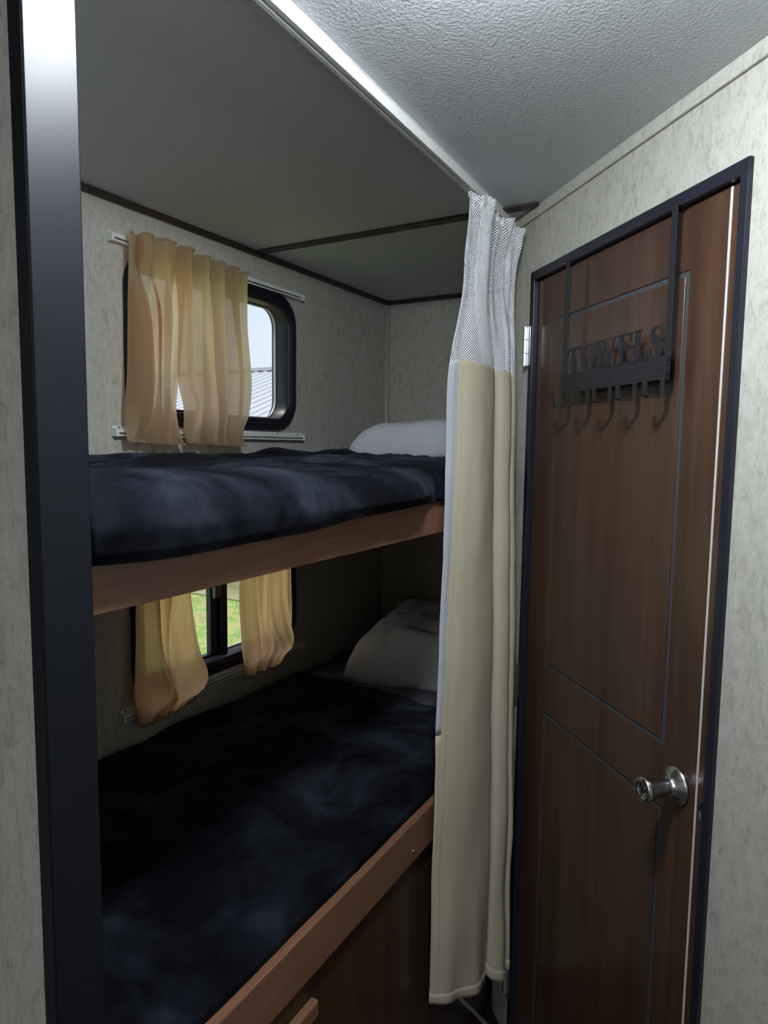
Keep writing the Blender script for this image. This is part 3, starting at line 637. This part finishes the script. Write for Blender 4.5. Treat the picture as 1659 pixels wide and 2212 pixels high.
for j in range(NV2):
    row = []
    for i in range(NU2):
        u, v = i/(NU2-1), j/(NV2-1)
        ye = 1.375 - .03*max(0, math.sin(u*9))
        y = ye + (YB+.019-ye)*v
        xr = 1.765 - .10*((1.1-y)/.45)**2*(1 if y < 1.1 else -.3) + .012*mnoise.noise(Vector((y*8, 0, 9)))
        x = X0+.006 + u*(xr-X0-.006)
        z = -.748 + .012*mnoise.noise(Vector((x*3.4, y*5, 11))) + .006*mnoise.noise(Vector((x*9, y*14, 5))) + .0025*mnoise.noise(Vector((x*30, y*44, 5)))
        z += .016*math.exp(-((x-1.35)/.22)**2 - ((y-1.18)/.07)**2) + ridge(x, y, 1.05, .018, .006, 1.0) + ridge(x, y, .84, .016, .006, 3.0)
        e = max(0, (v-.95)/.05); z -= .042*(1-math.sqrt(max(0, 1-e*e)))
        eb = max(0, (.08-v)/.08); z -= .02*eb*eb
        er = max(0, (u-.985)/.015); z -= .008*er
        row.append(Vector((x, y, z)))
    G.append(row)
blanket('blanket', 'black plush blanket spread flat over the lower bunk', G, (1.1, 1.0, -.76))

def pillow(label, centre, rot, L_, W_, H_, ears=1.0, seed=0, ear=0):
    bm = B(); n = 56; T = Matrix.Translation(centre) @ rot
    def surf(a, b, s):
        # a, b in -1..1
        pin = 1 - .07*(1-abs(a)**3)*abs(b)**4 - 0
        pa = a*(1 - .09*(1-abs(b)**2.2)*abs(a)**3*ears); pb = b*(1 - .11*(1-abs(a)**2.2)*abs(b)**3*ears)
        h = (max(0, 1-abs(a)**7)**.5)*(max(0, 1-abs(b)**5)**.5)
        x, y = pa*L_/2, pb*W_/2; z = s*H_/2*h**.9
        w = mnoise.noise(Vector((a*2.6+seed, b*2.6, s*3)))*.016 + mnoise.noise(Vector((a*7+seed, b*5, s)))*.006
        cr_ = abs(a*b)**2; w += .006*math.sin((a-b)*14+seed)*cr_
        z += w*h*1.2 + ear*max(0, a)**6*max(0, -b)**6 + .25*ear*max(0, a)**5*max(0, -b)**4*h
        return T @ Vector((x, y, z))
    top = [[surf(-1+2*i/n, -1+2*j/n, 1) for i in range(n+1)] for j in range(n+1)]
    bot = [[surf(-1+2*i/n, -1+2*j/n, -.25) for i in range(n+1)] for j in range(n+1)]
    grid_mesh(bm, top); grid_mesh(bm, bot)
    bmesh.ops.remove_doubles(bm, verts=bm.verts, dist=.0008)
    return tag(obj('pillow', bm, LINEN, base=(centre[0], centre[1], centre[2]-H_/2), smooth=True), label, 'pillow')
RZ = lambda d: Matrix.Rotation(math.radians(d), 4, 'Z'); RY = lambda d: Matrix.Rotation(math.radians(d), 4, 'Y'); RX = lambda d: Matrix.Rotation(math.radians(d), 4, 'X')
pillow('white pillow at the head of the upper bunk, against the far wall', (2.17, .965, -.026), RZ(94) @ RX(2), .62, .44, .225, seed=2)
pillow('plump white pillow with an upright corner at the head of the lower bunk', (2.10, .93, -.735), RZ(97) @ RX(-5), .60, .50, .32, seed=6, ear=.12)

bm = B(); P = cr([(1.40, .606, -1.27), (1.439, .596, -1.348), (1.53, .592, -1.455), (1.618, .590, -1.561), (1.66, .58, -1.606), (1.60, .54, -1.613), (1.45, .52, -1.613)], 40); tube(bm, P, .0055, 8)
tag(obj('cord', bm, CORDM, base=(1.5, .59, -1.6), smooth=True), 'pale cord running down to the floor below the privacy curtain hem', 'cord')

# ------------------------------------------------------------------ ceiling lamp just out of frame, then two added fill lamps
def lamp(x, y, r, h, strength, label):
    t = thing('ceiling_light', label, 'ceiling light', (x, y, CE-h))
    bm = B(); T = Matrix.Translation((x, y, CE)) @ RX(-90)
    lathe(bm, [(r*1.15, 0), (r*1.15, .008), (r, .010)], T); obj('base', bm, WHITEP, t, smooth=False)
    bm = B(); lathe(bm, [(r, .008), (r*.98, h*.6), (r*.85, h*.88), (r*.5, h), (.001, h)], T); obj('diffuser', bm, emis('lamp_diffuser', LAMPCOL, strength), t, smooth=True)
lamp(.61, .25, .05, .055, LAMP1, 'round ceiling light in front of the upper bunk')
lamp(-2.0, .02, .10, .05, FILL2, 'large round fill light added at the far end behind the camera')  # unseen lamp, added to fill the lower bunk and far wall
lamp(-.55, .25, .07, .04, FILL3, 'small round fill light added just behind the camera')  # unseen lamp, added to brighten the upper partition face

# ------------------------------------------------------------------ outside: lawn and the neighbouring metal-roofed house
GZ = -2.35
bm = B(); box(bm, -6, 30, 1.6, 60, GZ-.1, GZ); struct('ground', bm, LAWN)
hs = thing('building', 'cream sided house with a grey corrugated metal roof outside the windows', 'building', (9, 9, GZ))
SW = Matrix(((0, 1, 0, .6), (1, 0, 0, 0), (0, 0, 1, 0), (0, 0, 0, 1)))      # the house stands across the lawn, its eave towards -x
def hpart(name, bm, m, **k):
    bmesh.ops.transform(bm, matrix=SW, verts=bm.verts); return obj(name, bm, m, hs, **k)
bm = B(); y0 = 7.0; z = GZ+.02; k = 0
while z < .12:                                    # lap siding courses
    prism(bm, [(y0, z), (y0-.02, z), (y0-.004, z+.2), (y0, z+.2)], Matrix(((0, 1, 0, 0), (1, 0, 0, 0), (0, 0, 1, 0), (0, 0, 0, 1))), 2.0, 16); z += .2
box(bm, 2.0, 16, y0, y0+.1, GZ, .3); hpart('wall', bm, SIDING)
bm = B(); sl = (1.47-.30)/(10.0-6.6); xs = []; x = 1.6
prof = []
while x < 16.4:
    prof += [(x, 0), (x+.16, 0), (x+.175, .02), (x+.215, .02)]; x += .23
for (xa, ha), (xb, hb) in zip(prof, prof[1:]):
    bm.faces.new([bm.verts.new(v) for v in ((xa, 6.2, .162+ha), (xb, 6.2, .162+hb), (xb, 10, 1.47+hb), (xa, 10, 1.47+ha))])
bmesh.ops.remove_doubles(bm, verts=bm.verts, dist=1e-5); ro = hpart('roof', bm, ROOFM); thicken(ro, .01, -1)
bm = B()
for y in (7.6, 8.6, 9.5):
    for q in range(4, 60, 2):
        xx = 1.6 + q*.23 + .08; zz = .30 + (y-6.6)*sl; tube(bm, [(xx, y, zz), (xx, y, zz+.012)], .010, 6)
hpart('roof_screw', bm, mat('screw_grey', (.2, .2, .22), .5))['kind'] = 'stuff'
bm = B(); box(bm, 1.6, 16.4, 9.82, 10.1, 1.44, 1.515, .01); hpart('ridge_cap', bm, ROOFM)
bm = B(); R = random.Random(3)
for k in range(15000):
    x = R.uniform(3.4, 7.55); y = R.uniform(3.2, 7.6)
    if mnoise.noise(Vector((x*1.5, y*1.5, 0))) < -.12 and R.random() < .8: continue
    a = R.uniform(0, 6.28); h = R.uniform(.015, .05)*(2.4 if x > 7.1 and R.random() < .3 else 1); w = R.uniform(.0015, .0035); l = R.uniform(-.04, .04)
    dx, dy = math.cos(a)*w, math.sin(a)*w
    bm.faces.new([bm.verts.new(v) for v in ((x-dx, y-dy, GZ), (x+dx, y+dy, GZ), (x+l, y+l*.5, GZ+h))])
gr = tag(obj('grass', bm, fabric('grass_blade', (.27, .43, .14), (.3, .5, .14), .3, 60), smooth='keep'), 'patchy green grass growing on the lawn outside the lower window', 'grass'); gr['kind'] = 'stuff'
